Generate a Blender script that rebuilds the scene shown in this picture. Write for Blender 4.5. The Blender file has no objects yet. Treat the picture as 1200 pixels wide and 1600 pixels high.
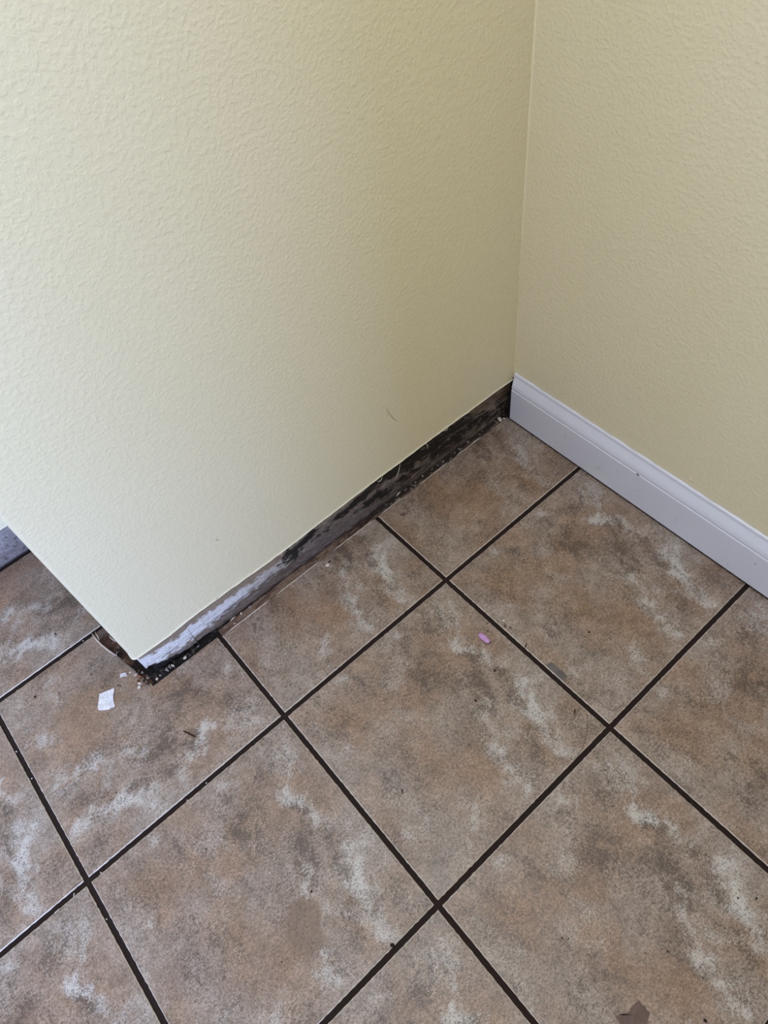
import bpy, bmesh, math, random
import numpy as np
from mathutils import Matrix, Vector, noise as mnoise

random.seed(7)
rng = np.random.default_rng(7)
sc = bpy.context.scene
T = 0.311                        # tile pitch in metres; layout numbers below are in tiles

# ------------------------------------------------------------------ camera
cam_data = bpy.data.cameras.new('camera')
cam = bpy.data.objects.new('camera', cam_data)
sc.collection.objects.link(cam)
Rc = Matrix(((0.751477, 0.579069, -0.316167), (-0.651998, 0.578521, -0.490115), (-0.100901, 0.57445, 0.812297)))
cam.matrix_world = Matrix.Translation(Vector((-0.152107, -1.338552, 3.091275)) * T) @ Rc.to_4x4()
cam_data.sensor_fit = 'VERTICAL'
cam_data.sensor_height = 36.0
cam_data.lens = 1121.658 / 1600 * 36.0
cam_data.clip_start = 0.02
sc.camera = cam

# ------------------------------------------------------------------ world, lights, exposure
world = bpy.data.worlds.new('world'); sc.world = world
world.use_nodes = True
bgn = world.node_tree.nodes['Background']
bgn.inputs['Color'].default_value = (0.94, 0.945, 1.0, 1)
bgn.inputs['Strength'].default_value = 0.68

def area(name, loc, target, sx, sy, power, col):
    ld = bpy.data.lights.new(name, 'AREA'); ld.shape = 'RECTANGLE'
    ld.size = sx; ld.size_y = sy; ld.energy = power; ld.color = col
    o = bpy.data.objects.new(name, ld); sc.collection.objects.link(o)
    o.location = loc
    o.rotation_euler = (Vector(target) - Vector(loc)).to_track_quat('-Z', 'Y').to_euler()
    return o
# daylight from a large window in the next room, reaching this corner past the end of the added partition
area('window_daylight', (-4.6 * T, -9.0 * T, 3.3 * T), (-4.6 * T, 0, 3.3 * T), 3.4 * T, 6.2 * T, 355, (0.38, 0.545, 1.0))
# soft overhead fill, added to brighten the upper walls and back corner
area('overhead_fill', (0.02, -0.20, 1.75), (0.02, -0.20, 0), 0.5, 0.5, 9, (0.84, 0.92, 1.0))

sc.view_settings.view_transform = 'Standard'
sc.view_settings.look = 'None'
sc.view_settings.gamma = 1.0
sc.view_settings.use_curve_mapping = False
sc.view_settings.exposure = 0.0

# ------------------------------------------------------------------ helpers
def lin(r, g, b):
    f = lambda c: (c / 255 / 12.92) if c / 255 <= 0.04045 else ((c / 255 + 0.055) / 1.055) ** 2.4
    return (f(r), f(g), f(b), 1.0)

def tag(o, label=None, cat=None, group=None, kind=None):
    if label: o['label'] = label
    if cat: o['category'] = cat
    if group: o['group'] = group
    if kind: o['kind'] = kind
    return o

def mesh_obj(name, verts, faces, mats, parent=None, smooth=False, mat_idx=None, loc=None):
    me = bpy.data.meshes.new(name)
    me.from_pydata([tuple(map(float, v)) for v in verts], [], faces)
    for m in (mats if isinstance(mats, (list, tuple)) else [mats]): me.materials.append(m)
    if mat_idx is not None: me.polygons.foreach_set('material_index', mat_idx)
    if smooth: me.polygons.foreach_set('use_smooth', [True] * len(me.polygons))
    me.update()
    o = bpy.data.objects.new(name, me); sc.collection.objects.link(o)
    if loc is not None: o.location = loc
    if parent: o.parent = parent
    return o

def set_color(o, cols, name='col'):
    a = o.data.color_attributes.new(name, 'FLOAT_COLOR', 'POINT')
    c = np.ones((len(o.data.vertices), 4), dtype=np.float32)
    c[:, :cols.shape[1]] = cols
    a.data.foreach_set('color', c.ravel())

_perm = rng.random((256, 256))
def vnoise(x, y):
    xi = np.floor(x).astype(int); yi = np.floor(y).astype(int)
    fx = x - xi; fy = y - yi
    fx = fx * fx * (3 - 2 * fx); fy = fy * fy * (3 - 2 * fy)
    g = lambda a, b: _perm[a % 256, b % 256]
    return (g(xi, yi) * (1 - fx) + g(xi + 1, yi) * fx) * (1 - fy) + (g(xi, yi + 1) * (1 - fx) + g(xi + 1, yi + 1) * fx) * fy
def fbm(x, y, octs=4, s=0.0):
    t = 0; a = 0.5; n = 0
    for k in range(octs):
        t = t + a * vnoise(x * 2 ** k + s + 17.3 * k, y * 2 ** k + s * 1.7 + 9.1 * k); n += a; a *= 0.55
    return t / n
def sstep(a, b, x):
    t = np.clip((x - a) / (b - a), 0, 1); return t * t * (3 - 2 * t)

def new_mat(name, color, rough=0.6, spec=0.5):
    m = bpy.data.materials.new(name); m.use_nodes = True
    nt = m.node_tree; b = nt.nodes['Principled BSDF']
    b.inputs['Base Color'].default_value = color
    b.inputs['Roughness'].default_value = rough
    b.inputs['Specular IOR Level'].default_value = spec
    return m, nt, b
def node(nt, kind, **kw):
    n = nt.nodes.new(kind)
    for k, v in kw.items(): setattr(n, k, v)
    return n
def noise_node(nt, vec, scale, detail=3, rough=0.55):
    n = node(nt, 'ShaderNodeTexNoise')
    n.inputs['Scale'].default_value = scale; n.inputs['Detail'].default_value = detail; n.inputs['Roughness'].default_value = rough
    nt.links.new(vec, n.inputs['Vector']); return n.outputs[0]
def obj_vec(nt):
    return node(nt, 'ShaderNodeTexCoord').outputs['Object']
def math_node(nt, op, a, b=None, clamp=False):
    n = node(nt, 'ShaderNodeMath', operation=op, use_clamp=clamp)
    for i, v in enumerate((a, b)):
        if v is None: continue
        if isinstance(v, (int, float)): n.inputs[i].default_value = v
        else: nt.links.new(v, n.inputs[i])
    return n.outputs[0]
def ramp(nt, fac, a, b):
    n = node(nt, 'ShaderNodeMapRange', interpolation_type='SMOOTHSTEP')
    nt.links.new(fac, n.inputs[0]); n.inputs[1].default_value = a; n.inputs[2].default_value = b
    return n.outputs[0]
def mix(nt, fac, a, b, mode='MIX'):
    n = node(nt, 'ShaderNodeMix', data_type='RGBA', blend_type=mode)
    for s, v in ((0, fac), (6, a), (7, b)):
        if isinstance(v, (int, float, tuple)): n.inputs[s].default_value = v
        else: nt.links.new(v, n.inputs[s])
    return n.outputs[2]
def bump(nt, b, height, dist, strength=1.0):
    n = node(nt, 'ShaderNodeBump'); n.inputs['Strength'].default_value = strength; n.inputs['Distance'].default_value = dist
    nt.links.new(height, n.inputs['Height']); nt.links.new(n.outputs[0], b.inputs['Normal'])

# ------------------------------------------------------------------ materials
def wall_paint():
    m, nt, b = new_mat('yellow_orange_peel_paint', lin(222, 213, 176), 0.5, 0.35)
    v = obj_vec(nt)
    big = noise_node(nt, v, 220, 2, 0.5)
    mid = noise_node(nt, v, 95, 2, 0.5)
    fine = noise_node(nt, v, 420, 2, 0.6)
    h = math_node(nt, 'ADD', math_node(nt, 'MULTIPLY', ramp(nt, big, 0.36, 0.72), 1.0), math_node(nt, 'MULTIPLY', fine, 0.22))
    h = math_node(nt, 'ADD', h, math_node(nt, 'MULTIPLY', ramp(nt, mid, 0.5, 0.75), 0.5))
    bump(nt, b, h, 0.00025, 1.0)
    tone = noise_node(nt, v, 3.0, 2)
    nt.links.new(mix(nt, ramp(nt, tone, 0.3, 0.7), lin(223, 214, 183), lin(225, 216, 188)), b.inputs['Base Color'])
    return m
PAINT = wall_paint()
LIP, _nt, _b = new_mat('paint_edge_cream', lin(240, 236, 216), 0.5)

def white_gloss():
    m, nt, b = new_mat('white_baseboard_paint', lin(222, 222, 228), 0.38, 0.5)
    v = obj_vec(nt)
    mp = node(nt, 'ShaderNodeMapping'); mp.inputs['Scale'].default_value = (1, 0.12, 1)
    nt.links.new(v, mp.inputs[0])
    g = noise_node(nt, mp.outputs[0], 500, 2)
    bump(nt, b, g, 0.00012, 1.0)
    d = noise_node(nt, v, 40, 4)
    nt.links.new(mix(nt, ramp(nt, d, 0.62, 0.85), lin(212, 214, 230), lin(196, 195, 206)), b.inputs['Base Color'])
    return m
WHITE = white_gloss()

def tile_mat():
    m, nt, b = new_mat('printed_stone_tile', lin(130, 108, 90), 0.42, 0.5)
    v = obj_vec(nt)
    at = node(nt, 'ShaderNodeAttribute', attribute_name='col')
    sep = node(nt, 'ShaderNodeSeparateColor'); nt.links.new(at.outputs['Color'], sep.inputs[0])
    W, D, H = sep.outputs
    n1 = noise_node(nt, v, 70, 5, 0.65)
    n2 = noise_node(nt, v, 260, 4, 0.7)
    n3 = noise_node(nt, v, 620, 3, 0.6)
    base = mix(nt, H, lin(157, 142, 133), lin(150, 122, 101))
    # mottling, then grain down to about a millimetre
    n0 = noise_node(nt, v, 24, 4, 0.6)
    n4 = noise_node(nt, v, 1100, 2, 0.6)
    mul = lambda c, k: mix(nt, 1.0, c, (k, k, k, 1), 'MULTIPLY')
    base = mix(nt, ramp(nt, n0, 0.34, 0.66), mix(nt, 1.0, base, (0.78, 0.755, 0.74, 1), 'MULTIPLY'), base)
    base = mix(nt, ramp(nt, n1, 0.38, 0.62), mix(nt, 1.0, base, (0.82, 0.80, 0.77, 1), 'MULTIPLY'), mul(base, 1.06))
    base = mix(nt, ramp(nt, n2, 0.34, 0.68), mul(base, 0.80), mul(base, 1.24))
    base = mix(nt, ramp(nt, n4, 0.30, 0.70), mul(base, 0.74), mul(base, 1.26))
    # pale clouds, thin at the rim and grainy inside
    wn = math_node(nt, 'ADD', W, math_node(nt, 'MULTIPLY', math_node(nt, 'SUBTRACT', n2, 0.5), 1.0))
    wn = math_node(nt, 'ADD', wn, math_node(nt, 'MULTIPLY', math_node(nt, 'SUBTRACT', n3, 0.5), 1.3))
    base = mix(nt, math_node(nt, 'MULTIPLY', ramp(nt, wn, 0.02, 1.10), 0.78), base, lin(186, 182, 181))
    wf = math_node(nt, 'ADD', math_node(nt, 'MULTIPLY', W, 0.16), n3)
    base = mix(nt, math_node(nt, 'MULTIPLY', ramp(nt, wf, 0.585, 0.70), 0.5), base, lin(206, 197, 188))
    base = mix(nt, math_node(nt, 'MULTIPLY', at.outputs['Alpha'], 0.7), base, mix(nt, n2, lin(104, 82, 66), lin(122, 98, 80)))
    # dark peppering, gathered where the print is dark
    n5 = noise_node(nt, v, 430, 3, 0.7)
    n6 = noise_node(nt, v, 210, 5, 0.75)
    base = mix(nt, math_node(nt, 'MULTIPLY', D, 0.30), base, mul(base, 0.6))
    dk = math_node(nt, 'ADD', math_node(nt, 'MULTIPLY', D, 0.15), n6)
    dk2 = math_node(nt, 'ADD', math_node(nt, 'MULTIPLY', D, 0.12), n5)
    base = mix(nt, math_node(nt, 'MULTIPLY', ramp(nt, dk, 0.55, 0.64), 0.6), base, lin(82, 68, 59))
    base = mix(nt, math_node(nt, 'MULTIPLY', ramp(nt, dk2, 0.55, 0.63), 0.7), base, lin(72, 57, 48))
    nt.links.new(base, b.inputs['Base Color'])
    nt.links.new(math_node(nt, 'ADD', math_node(nt, 'MULTIPLY', n1, 0.25), 0.34), b.inputs['Roughness'])
    h = math_node(nt, 'ADD', n1, math_node(nt, 'MULTIPLY', n2, 0.35))
    bump(nt, b, h, 0.0006, 0.55)
    return m
TILE = tile_mat()
EDGE, _nt, _b = new_mat('tile_worn_edge', lin(196, 184, 172), 0.5)
def grout_mat():
    m, nt, b = new_mat('dark_grout', lin(46, 33, 30), 0.85, 0.2)
    v = obj_vec(nt)
    n = noise_node(nt, v, 400, 4)
    nt.links.new(mix(nt, n, lin(26, 18, 17), lin(46, 33, 30)), b.inputs['Base Color'])
    bump(nt, b, n, 0.0006)
    return m
GROUT = grout_mat()

def vcol_mat(name, rough=0.8, spec=0.25, nscale=500, amt=0.5, bdist=0.0006):
    m, nt, b = new_mat(name, (1, 1, 1, 1), rough, spec)
    v = obj_vec(nt)
    at = node(nt, 'ShaderNodeAttribute', attribute_name='col')
    n = noise_node(nt, v, nscale, 4, 0.65)
    dark = mix(nt, 1.0, at.outputs['Color'], (1 - amt, 1 - amt, 1 - amt, 1), 'MULTIPLY')
    nt.links.new(mix(nt, ramp(nt, n, 0.3, 0.6), dark, at.outputs['Color']), b.inputs['Base Color'])
    bump(nt, b, n, bdist)
    return m
MOLD = vcol_mat('mouldy_drywall_paper', 0.75, 0.3, 420, 0.35)
MORTAR = vcol_mat('brown_mortar', 0.8, 0.25, 380, 0.45, 0.001)

def noisy(name, c1, c2, scale=600, rough=0.8, spec=0.3, bd=0.0005):
    m, nt, b = new_mat(name, c1, rough, spec)
    v = obj_vec(nt); n = noise_node(nt, v, scale, 4, 0.6)
    nt.links.new(mix(nt, ramp(nt, n, 0.35, 0.65), c1, c2), b.inputs['Base Color'])
    bump(nt, b, n, bd)
    return m
CHIP = noisy('white_paint_chip', lin(228, 226, 232), lin(205, 203, 212), 350, 0.5)
CRUMB_W = noisy('pale_plaster', lin(226, 216, 208), lin(178, 160, 148))
CRUMB_G = noisy('grey_plaster', lin(160, 152, 148), lin(96, 88, 84))
CRUMB_B = noisy('rusty_brown_crumb', lin(150, 100, 76), lin(92, 56, 40))
BLACKC = noisy('black_rotted_crumb', lin(34, 28, 26), lin(70, 60, 54), 500)
SPECK = noisy('dark_speck', lin(30, 22, 18), lin(52, 36, 28))
WOOD = noisy('cavity_dark_wood', lin(34, 28, 26), lin(16, 13, 12), 200)
TWIG = noisy('dark_brown_twig', lin(70, 36, 22), lin(36, 18, 12), 700)
STRAW = noisy('dry_straw', lin(176, 146, 116), lin(120, 90, 66), 500)
PELLET = noisy('lavender_speckled', lin(232, 186, 236), lin(140, 90, 158), 900, 0.6)
SMEAR = noisy('grey_film', lin(104, 98, 97), lin(90, 84, 84), 60, 0.55)
STAIN = noisy('purplish_brown_stain', lin(104, 84, 78), lin(92, 72, 66), 120, 0.5)
FIBRE, _nt, _b = new_mat('torn_paper_fibre', lin(196, 188, 168), 0.7)
CAULK, _nt, _b = new_mat('cream_caulk', lin(232, 222, 190), 0.5)
CAULK2, _nt, _b = new_mat('dusty_caulk', lin(190, 184, 170), 0.6)
HAIR, _nt, _b = new_mat('dark_hair', lin(32, 24, 20), 0.5)

# ------------------------------------------------------------------ floor: printed stone tiles with dark recessed grout
GAP, EDG = 0.0100, 0.0146
WALL_Y = lambda x: 0.555 - 0.0110 * (x + 0.36)          # plan line of the mouldy wall
ZE, ZG = -0.0012 / T, -0.0022 / T

def seg_mask(X, Y, pts, w, warp):
    d = np.full(X.shape, 1e9)
    pts = [np.array(q, float) for q in pts]
    if len(pts) == 1: d = np.hypot(X - pts[0][0], Y - pts[0][1])
    for a, b in zip(pts[:-1], pts[1:]):
        ab = b - a; t = np.clip(((X - a[0]) * ab[0] + (Y - a[1]) * ab[1]) / (ab @ ab), 0, 1)
        d = np.minimum(d, np.hypot(X - a[0] - t * ab[0], Y - a[1] - t * ab[1]))
    return np.exp(-(d * (0.7 + 0.9 * warp) / w) ** 2)
WHITES = [([(.796, .74), (.814, .674), (.849, .622)], .028, .95), ([(.849, .622), (.85, .534), (.91, .466)], .022, .6),
          ([(.864, .37), (.834, .319), (.815, .24)], .045, 1.0), ([(.813, .22), (.773, .10)], .06, .55),
          ([(.67, .428), (.633, .341), (.59, .276), (.56, .17), (.548, .076)], .04, .62), ([(.692, .336), (.676, .257)], .03, .4),
          ([(.657, .945)], .04, .6), ([(.523, .815)], .05, .5), ([(.50, .76), (.43, .80)], .04, .35), ([(.288, .96)], .03, .5),
          ([(.883, .884), (.851, .797)], .06, .5), ([(.127, .695)], .04, .35), ([(.917, .487)], .035, .65), ([(.33, .139)], .05, .6),
          ([(.25, .09)], .05, .35), ([(.08, .3), (.12, .22)], .05, .3), ([(.36, .5), (.30, .62)], .03, .22)]
DARKS = [([(.745, .566), (.708, .468), (.7, .413)], .04, .9), ([(.791, .682), (.821, .614)], .02, .8), ([(.812, .862), (.754, .842)], .04, .6),
         ([(.608, .889)], .025, .6), ([(.585, .772), (.571, .692)], .05, .6), ([(.848, .483), (.805, .381)], .025, .7), ([(.227, .573), (.16, .45)], .03, .55),
         ([(.42, .80), (.36, .84)], .05, .4), ([(.74, .24), (.68, .12)], .03, .5), ([(.30, .50), (.24, .36), (.22, .25)], .03, .4), ([(.92, .15), (.88, .08)], .04, .4)]
BROWNS = [([(.55, .73)], .14, .6), ([(.38, .36)], .16, .5), ([(.93, .60)], .06, .4), ([(.74, .25), (.70, .05)], .05, .5), ([(.95, .2)], .08, .5), ([(.15, .82)], .12, .4), ([(.44, .20)], .12, .5)]
GREYS = [([(.52, .50)], .13, .7), ([(.86, .90)], .10, .6), ([(.84, .3)], .14, .5), ([(.55, .9)], .1, .3)]

def print_masks(gx, gy, u, v):
    w1 = fbm(gx * 9, gy * 9, 4, 3.1); w2 = fbm(gx * 9, gy * 9, 4, 41.7); warp = fbm(gx * 22, gy * 22, 4, 77.0)
    w3 = fbm(u * 26, v * 26, 4, 5.7); w4 = fbm(u * 26, v * 26, 4, 95.7)
    X = u + (w1 - .5) * .07 + (w3 - .5) * .09; Y = v + (w2 - .5) * .07 + (w4 - .5) * .09
    W = np.zeros(u.shape); D = np.zeros(u.shape)
    H = 0.42 + (fbm(u * 5 + 5 + gx * .03, v * 4, 4, 11.0) - .5) * 1.8
    for p, w, s in WHITES: W = np.maximum(W, s * seg_mask(X, Y, p, w * 1.25, warp))
    for p, w, s in DARKS: D = np.maximum(D, s * seg_mask(X, Y, p, w * 1.5, warp))
    W = W * (.35 + .9 * sstep(.34, .62, fbm(u * 30 + 2, v * 24, 4, 15.0)))
    D = D * (.35 + .9 * sstep(.34, .60, fbm(u * 34 + 7, v * 20, 4, 35.0)))
    for p, w, s in BROWNS: H = H + s * .8 * seg_mask(X, Y, p, w, warp)
    for p, w, s in GREYS: H = H - s * .8 * seg_mask(X, Y, p, w, warp)
    # fine veins running with the print
    vein = fbm(u * 22 + v * 4 + w1 * 2, v * 6 - u * 1.2, 4, 23.0)
    D = np.clip(D + sstep(.56, .74, vein) * .38, 0, 1)
    W = np.clip(W + sstep(.60, .80, fbm(u * 16 + 3 * v, v * 6, 4, 61.0)) * .35, 0, 1)
    return W, D, np.clip(H, 0, 1)

ROT = {(-1, 0): 1, (-1, 1): 1, (-2, 1): 1, (-3, -1): 2, (-2, -3): 1}
fV, fF, fM, fC = [], [], [], []
def add_piece(i, j, x0, x1, y0, y1, n, xr=None, xl=None):
    """one tile piece; xr(y) optionally bends the right-hand cut edge"""
    nx = max(2, int(n * (x1 - x0))); ny = max(2, int(n * (y1 - y0)))
    base = len(fV)
    ys = np.linspace(y0 + EDG, y1 - EDG, ny + 1); ts = np.linspace(0, 1, nx + 1)
    X = np.zeros((ny + 1, nx + 1)); Y = np.repeat(ys[:, None], nx + 1, 1)
    for r, y in enumerate(ys):
        a = x0 + EDG; b = (xr(y) if xr else x1) - EDG
        X[r] = a + (b - a) * ts
    u, v = X - i, Y - j
    if (i, j) in ROT:
        k = ROT[(i, j)]
        for _ in range(k): u, v = 1 - v, u
    W, D, H = print_masks(X, Y, u, v)
    if (i, j) == (1, 0): W = W * .55; H = np.clip(H + .12, 0, 1); D = np.maximum(D, .35 * sstep(.52, .7, fbm(X * 7 + Y * 9, Y * 22 - X * 10, 4, 3.3)))
    # brown shoe scuff left on one tile
    sc_ = seg_mask(X, Y, [(-.415, -.69), (-.445, -.745)], .085, fbm(X * 25, Y * 25, 3))
    sc_ = sstep(.30, .55, sc_) if (i, j) == (-1, -1) else sc_ * 0
    W = W * (1 - sc_); D = D * (1 - .6 * sc_)
    # orange-brown wash near the broken corner
    H = np.clip(H + .35 * np.exp(-((X + .72) ** 2 + (Y - .75) ** 2) / .06), 0, 1)
    for r in range(ny + 1):
        for c in range(nx + 1):
            fV.append((X[r, c] * T, Y[r, c] * T, 0.0)); fC.append((W[r, c], D[r, c], H[r, c], sc_[r, c]))
    for r in range(ny):
        for c in range(nx):
            a = base + r * (nx + 1) + c
            fF.append((a, a + 1, a + nx + 2, a + nx + 1)); fM.append(0)
    loop = [base + c for c in range(nx + 1)] + [base + r * (nx + 1) + nx for r in range(1, ny + 1)] \
        + [base + ny * (nx + 1) + c for c in range(nx - 1, -1, -1)] + [base + r * (nx + 1) for r in range(ny - 1, 0, -1)]
    cx, cy = (x0 + x1) / 2, (y0 + y1) / 2
    b1 = len(fV); d = EDG - GAP
    for q in loop:
        x, y, _z = fV[q]; x /= T; y /= T
        ox = -d if abs(x - (x0 + EDG)) < 1e-6 else (d if abs(x - ((xr(y) if xr else x1) - EDG)) < 1e-6 else 0)
        oy = -d if abs(y - (y0 + EDG)) < 1e-6 else (d if abs(y - (y1 - EDG)) < 1e-6 else 0)
        k = 0.75 + 0.5 * mnoise.noise(Vector((x * 60, y * 60, 0)))
        fV.append(((x + ox * k) * T, (y + oy * k) * T, ZE * T)); fC.append((0, 0, 0, 0))
    b2 = len(fV)
    for q in range(len(loop)):
        x, y, z = fV[b1 + q]; fV.append((x, y, -0.006)); fC.append((0, 0, 0, 0))
    L = len(loop)
    for k in range(L):
        k2 = (k + 1) % L
        fF.append((loop[k], b1 + k, b1 + k2, loop[k2])); fM.append(1)
        fF.append((b1 + k, b2 + k, b2 + k2, b1 + k2)); fM.append(2)

CUT_Y = 0.530 + GAP
def right_cut(y):
    t = np.interp(y, [.53, .60, .66, .72, .80, .87, .93, 1.0], [-.372, -.385, -.398, -.408, -.424, -.444, -.456, -.462])
    return float(t) + GAP + .006 * mnoise.noise(Vector((3.1, y * 40, 0)))
for i in range(-8, 2):
    for j in range(-9, 2):
        near = (-3 <= i <= 1 and -3 <= j <= 1)
        n = 72 if near else 14
        if j <= -1: add_piece(i, j, i, i + 1, j, j + 1, n)
        elif j == 0:
            if i >= 0: add_piece(i, 0, i, i + 1, 0, CUT_Y, n)
            elif i == -1:
                # L-shaped tile round the wall corner: laid as one front part and one tongue
                add_piece(-1, 0, -1, 0, 0, .555, n)
                add_piece(-1, 0, -1, -.4, .555 - 2 * EDG, 1, n, xr=right_cut)
            else: add_piece(i, 0, i, i + 1, 0, 1, n)
        elif j == 1 and i <= -1:
            add_piece(i, 1, i, (-.40 if i == -1 else i + 1), 1, 1.705, n)
# grout bed under every joint
b0 = len(fV)
for q in [(-8, -9), (2.03, -9), (2.03, .70), (-8, .70), (-.2, .70), (-.2, 1.75), (-8, 1.75)]:
    fV.append((q[0] * T, q[1] * T, ZG * T)); fC.append((0, 0, 0, 0))
fF.append((b0, b0 + 1, b0 + 2, b0 + 4, b0 + 3)); fM.append(2)
fF.append((b0 + 3, b0 + 4, b0 + 5, b0 + 6)); fM.append(2)
floor = mesh_obj('floor', fV, fF, [TILE, EDGE, GROUT], mat_idx=fM)
set_color(floor, np.array(fC))
tag(floor, 'brown and grey stone print tile floor with dark grout lines', 'floor', kind='structure')

# ------------------------------------------------------------------ walls
CUTX = [-.3592, -.2778, -.1891, -.0882, .0518, .1943, .3602, .5327, .6924, .9389, 1.1513, 1.3716, 1.5536, 1.7414, 1.8863, 2.03]
CUTZ = [.2534, .2505, .2455, .2581, .2584, .2545, .2515, .2529, .2622, .2700, .2735, .2765, .2780, .2765, .2780, .2720]
def cut_z(x, s):
    z = np.interp(x, CUTX, CUTZ)
    rag = 0.004 if x < .25 else (0.0025 if x < 1.0 else 0.004)
    return float(z + rag * (2 * fbm(np.array(s * 26.), np.array(2.3), 4) - 1))

ZTOP = 7.0
RAD = 0.016
def bump_path(step):
    """plan path of the boxed-out wall: along the mouldy face, round the outside corner, back along its end"""
    pts = []
    n = int(2.36 / step)
    for k in range(n + 1):
        x = 2.02 - (2.02 + .36 - RAD) * k / n
        pts.append((x, WALL_Y(x), 0.0, -1.0))
    c = (-.36 + RAD, WALL_Y(-.36) + RAD)
    for k in range(1, 7):
        a = -math.pi / 2 - (math.pi / 2) * k / 6
        pts.append((c[0] + RAD * math.cos(a), c[1] + RAD * math.sin(a), math.cos(a), math.sin(a)))
    y0 = c[1]; n = int((1.70 - y0) / step / 2)
    for k in range(1, n + 1):
        pts.append((-.36, y0 + (1.70 - y0) * k / n, -1.0, 0.0))
    return pts

def sheet(name, path, cutf, mat, thick=0.012):
    V, F = [], []
    zs = None
    m = 0
    for s, (x, y, nx, ny) in enumerate(path):
        zc = cutf(x, y, s)
        prof = [(-thick, zc + .002), (-.001, zc), (.0015, zc + .002), (.0015, zc + .006), (0, zc + .012), (0, 1.0), (0, ZTOP), (-thick, ZTOP)]
        m = len(prof)
        for d, z in prof: V.append(((x + nx * d) * T, (y + ny * d) * T, z * T))
    for s in range(len(path) - 1):
        for k in range(m - 1):
            a = s * m + k; F.append((a, a + 1, a + m + 1, a + m))
    return mesh_obj(name, V, F, mat, smooth=False)
pth = bump_path(0.006)
arc = [0.0]
for a, b in zip(pth[:-1], pth[1:]): arc.append(arc[-1] + math.hypot(b[0] - a[0], b[1] - a[1]))
cuts = [cut_z(p[0], arc[k]) for k, p in enumerate(pth)]
wall_left = sheet('wall_left', pth, lambda x, y, s: cuts[s], PAINT)
tag(wall_left, 'pale yellow textured wall with its baseboard torn off', 'wall', kind='structure')

# the thin pale ridge of paint left along the cut
V, F = [], []
for s, (x, y, nx, ny) in enumerate(pth):
    r = .0022 * (0.6 + 0.9 * float(fbm(np.array(arc[s] * 30.), np.array(8.1), 3)))
    for k in range(6):
        a = 2 * math.pi * k / 6
        V.append(((x + nx * (.002 + r * math.cos(a))) * T, (y + ny * (.002 + r * math.cos(a))) * T, (cuts[s] + .001 + r * math.sin(a)) * T))
for s in range(len(pth) - 1):
    for k in range(6):
        a = s * 6 + k; b = s * 6 + (k + 1) % 6
        F.append((a, b, b + 6, a + 6))
tag(mesh_obj('paint_edge', V, F, LIP, wall_left, True), 'cream ridge of cut paint')

# bare strip where the baseboard was: paper, old white paint, black mould
bp = bump_path(0.0032)
barc = [0.0]
for a, b in zip(bp[:-1], bp[1:]): barc.append(barc[-1] + math.hypot(b[0] - a[0], b[1] - a[1]))
NZ = 78
xs = np.array([p[0] for p in bp]); S = np.array(barc)
endside = np.array([p[3] > -.5 for p in bp])
lowx = np.interp(xs, [-.36, -.345, -.33, -.30, -.26, -.2119, -.12, -.05, 0.02, .1], [.118, .112, .125, .100, .072, .052, .035, .022, .010, .0])
lowz = lowx + np.where(xs < 0.06, .012, 0) * (2 * fbm(S * 30, S * 0 + 1.2, 4) - 1)
lowz = np.where(endside, .075 + .02 * fbm(S * 20, S * 0, 3), lowz)
lowz = np.maximum(lowz, -.006)
topz = np.interp(xs, CUTX, CUTZ) + .012
Z = lowz[:, None] + (topz - lowz)[:, None] * np.linspace(0, 1, NZ)[None, :]
Sg = np.repeat(S[:, None], NZ, 1); Xg = np.repeat(xs[:, None], NZ, 1)
Q = Z / np.maximum(topz[:, None] - .012, .05)            # 0 floor, 1 cut
L3 = lambda r, g, b: np.array(lin(r, g, b)[:3])
def blend(c, m, col): return c * (1 - m[..., None]) + col * m[..., None]
n_a = fbm(Sg * 14, Z * 40, 5, 1.0); n_b = fbm(Sg * 40, Z * 70, 5, 12.0); n_st = fbm(Sg * 9, Z * 110, 5, 31.0); n_c = fbm(Sg * 26, Z * 30, 5, 55.0); n_d = fbm(Sg * 90, Z * 110, 3, 75.0)
C = np.zeros(Z.shape + (3,)) + L3(156, 139, 121)
C = blend(C, sstep(.35, .7, n_a) * .5, L3(128, 113, 99))
# dark streaked lower part of the paper, growing to the right
lowm = sstep(.62, .30, Q + (n_st - .5) * .6) * np.interp(Xg, [-.3, .1, .5, 2], [.35, .55, .8, .9])
C = blend(C, lowm, L3(92, 78, 72))
# old white paint, fading out along the wall
wlow = np.interp(Xg, [-.36, -.3, -.2, 0, .2, .4, .7], [.36, .36, .34, .32, .38, .42, .46])
whigh = np.interp(Xg, [-.36, -.33, -.3, -.2, 0, .2, .4, .7], [.96, .84, .78, .72, .70, .70, .70, .72])
wm = sstep(wlow - .07, wlow + .09, Q + (n_b - .5) * .35) * sstep(whigh + .04, whigh - .03, Q + (n_b - .5) * .30)
wm = wm * np.interp(Xg, [-.33, .15, .30, .55, .72], [1, .95, .62, .32, 0])
C = blend(C, np.clip(wm * sstep(.22, .42, n_d + .1), 0, 1), L3(226, 224, 226))
streak = sstep(.56, .66, n_st) * sstep(.62, .4, Q) * sstep(.9, .5, Xg)
C = blend(C, streak * .85, L3(48, 38, 36))
C = blend(C, sstep(.62, .72, n_st) * sstep(.5, .3, Q) * sstep(.6, .2, Xg) * .6, L3(176, 170, 176))
# grey haze over the mouldy middle
C = blend(C, sstep(.42, .62, Xg) * sstep(.95, .75, Q) * .75, L3(112, 102, 100))
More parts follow.
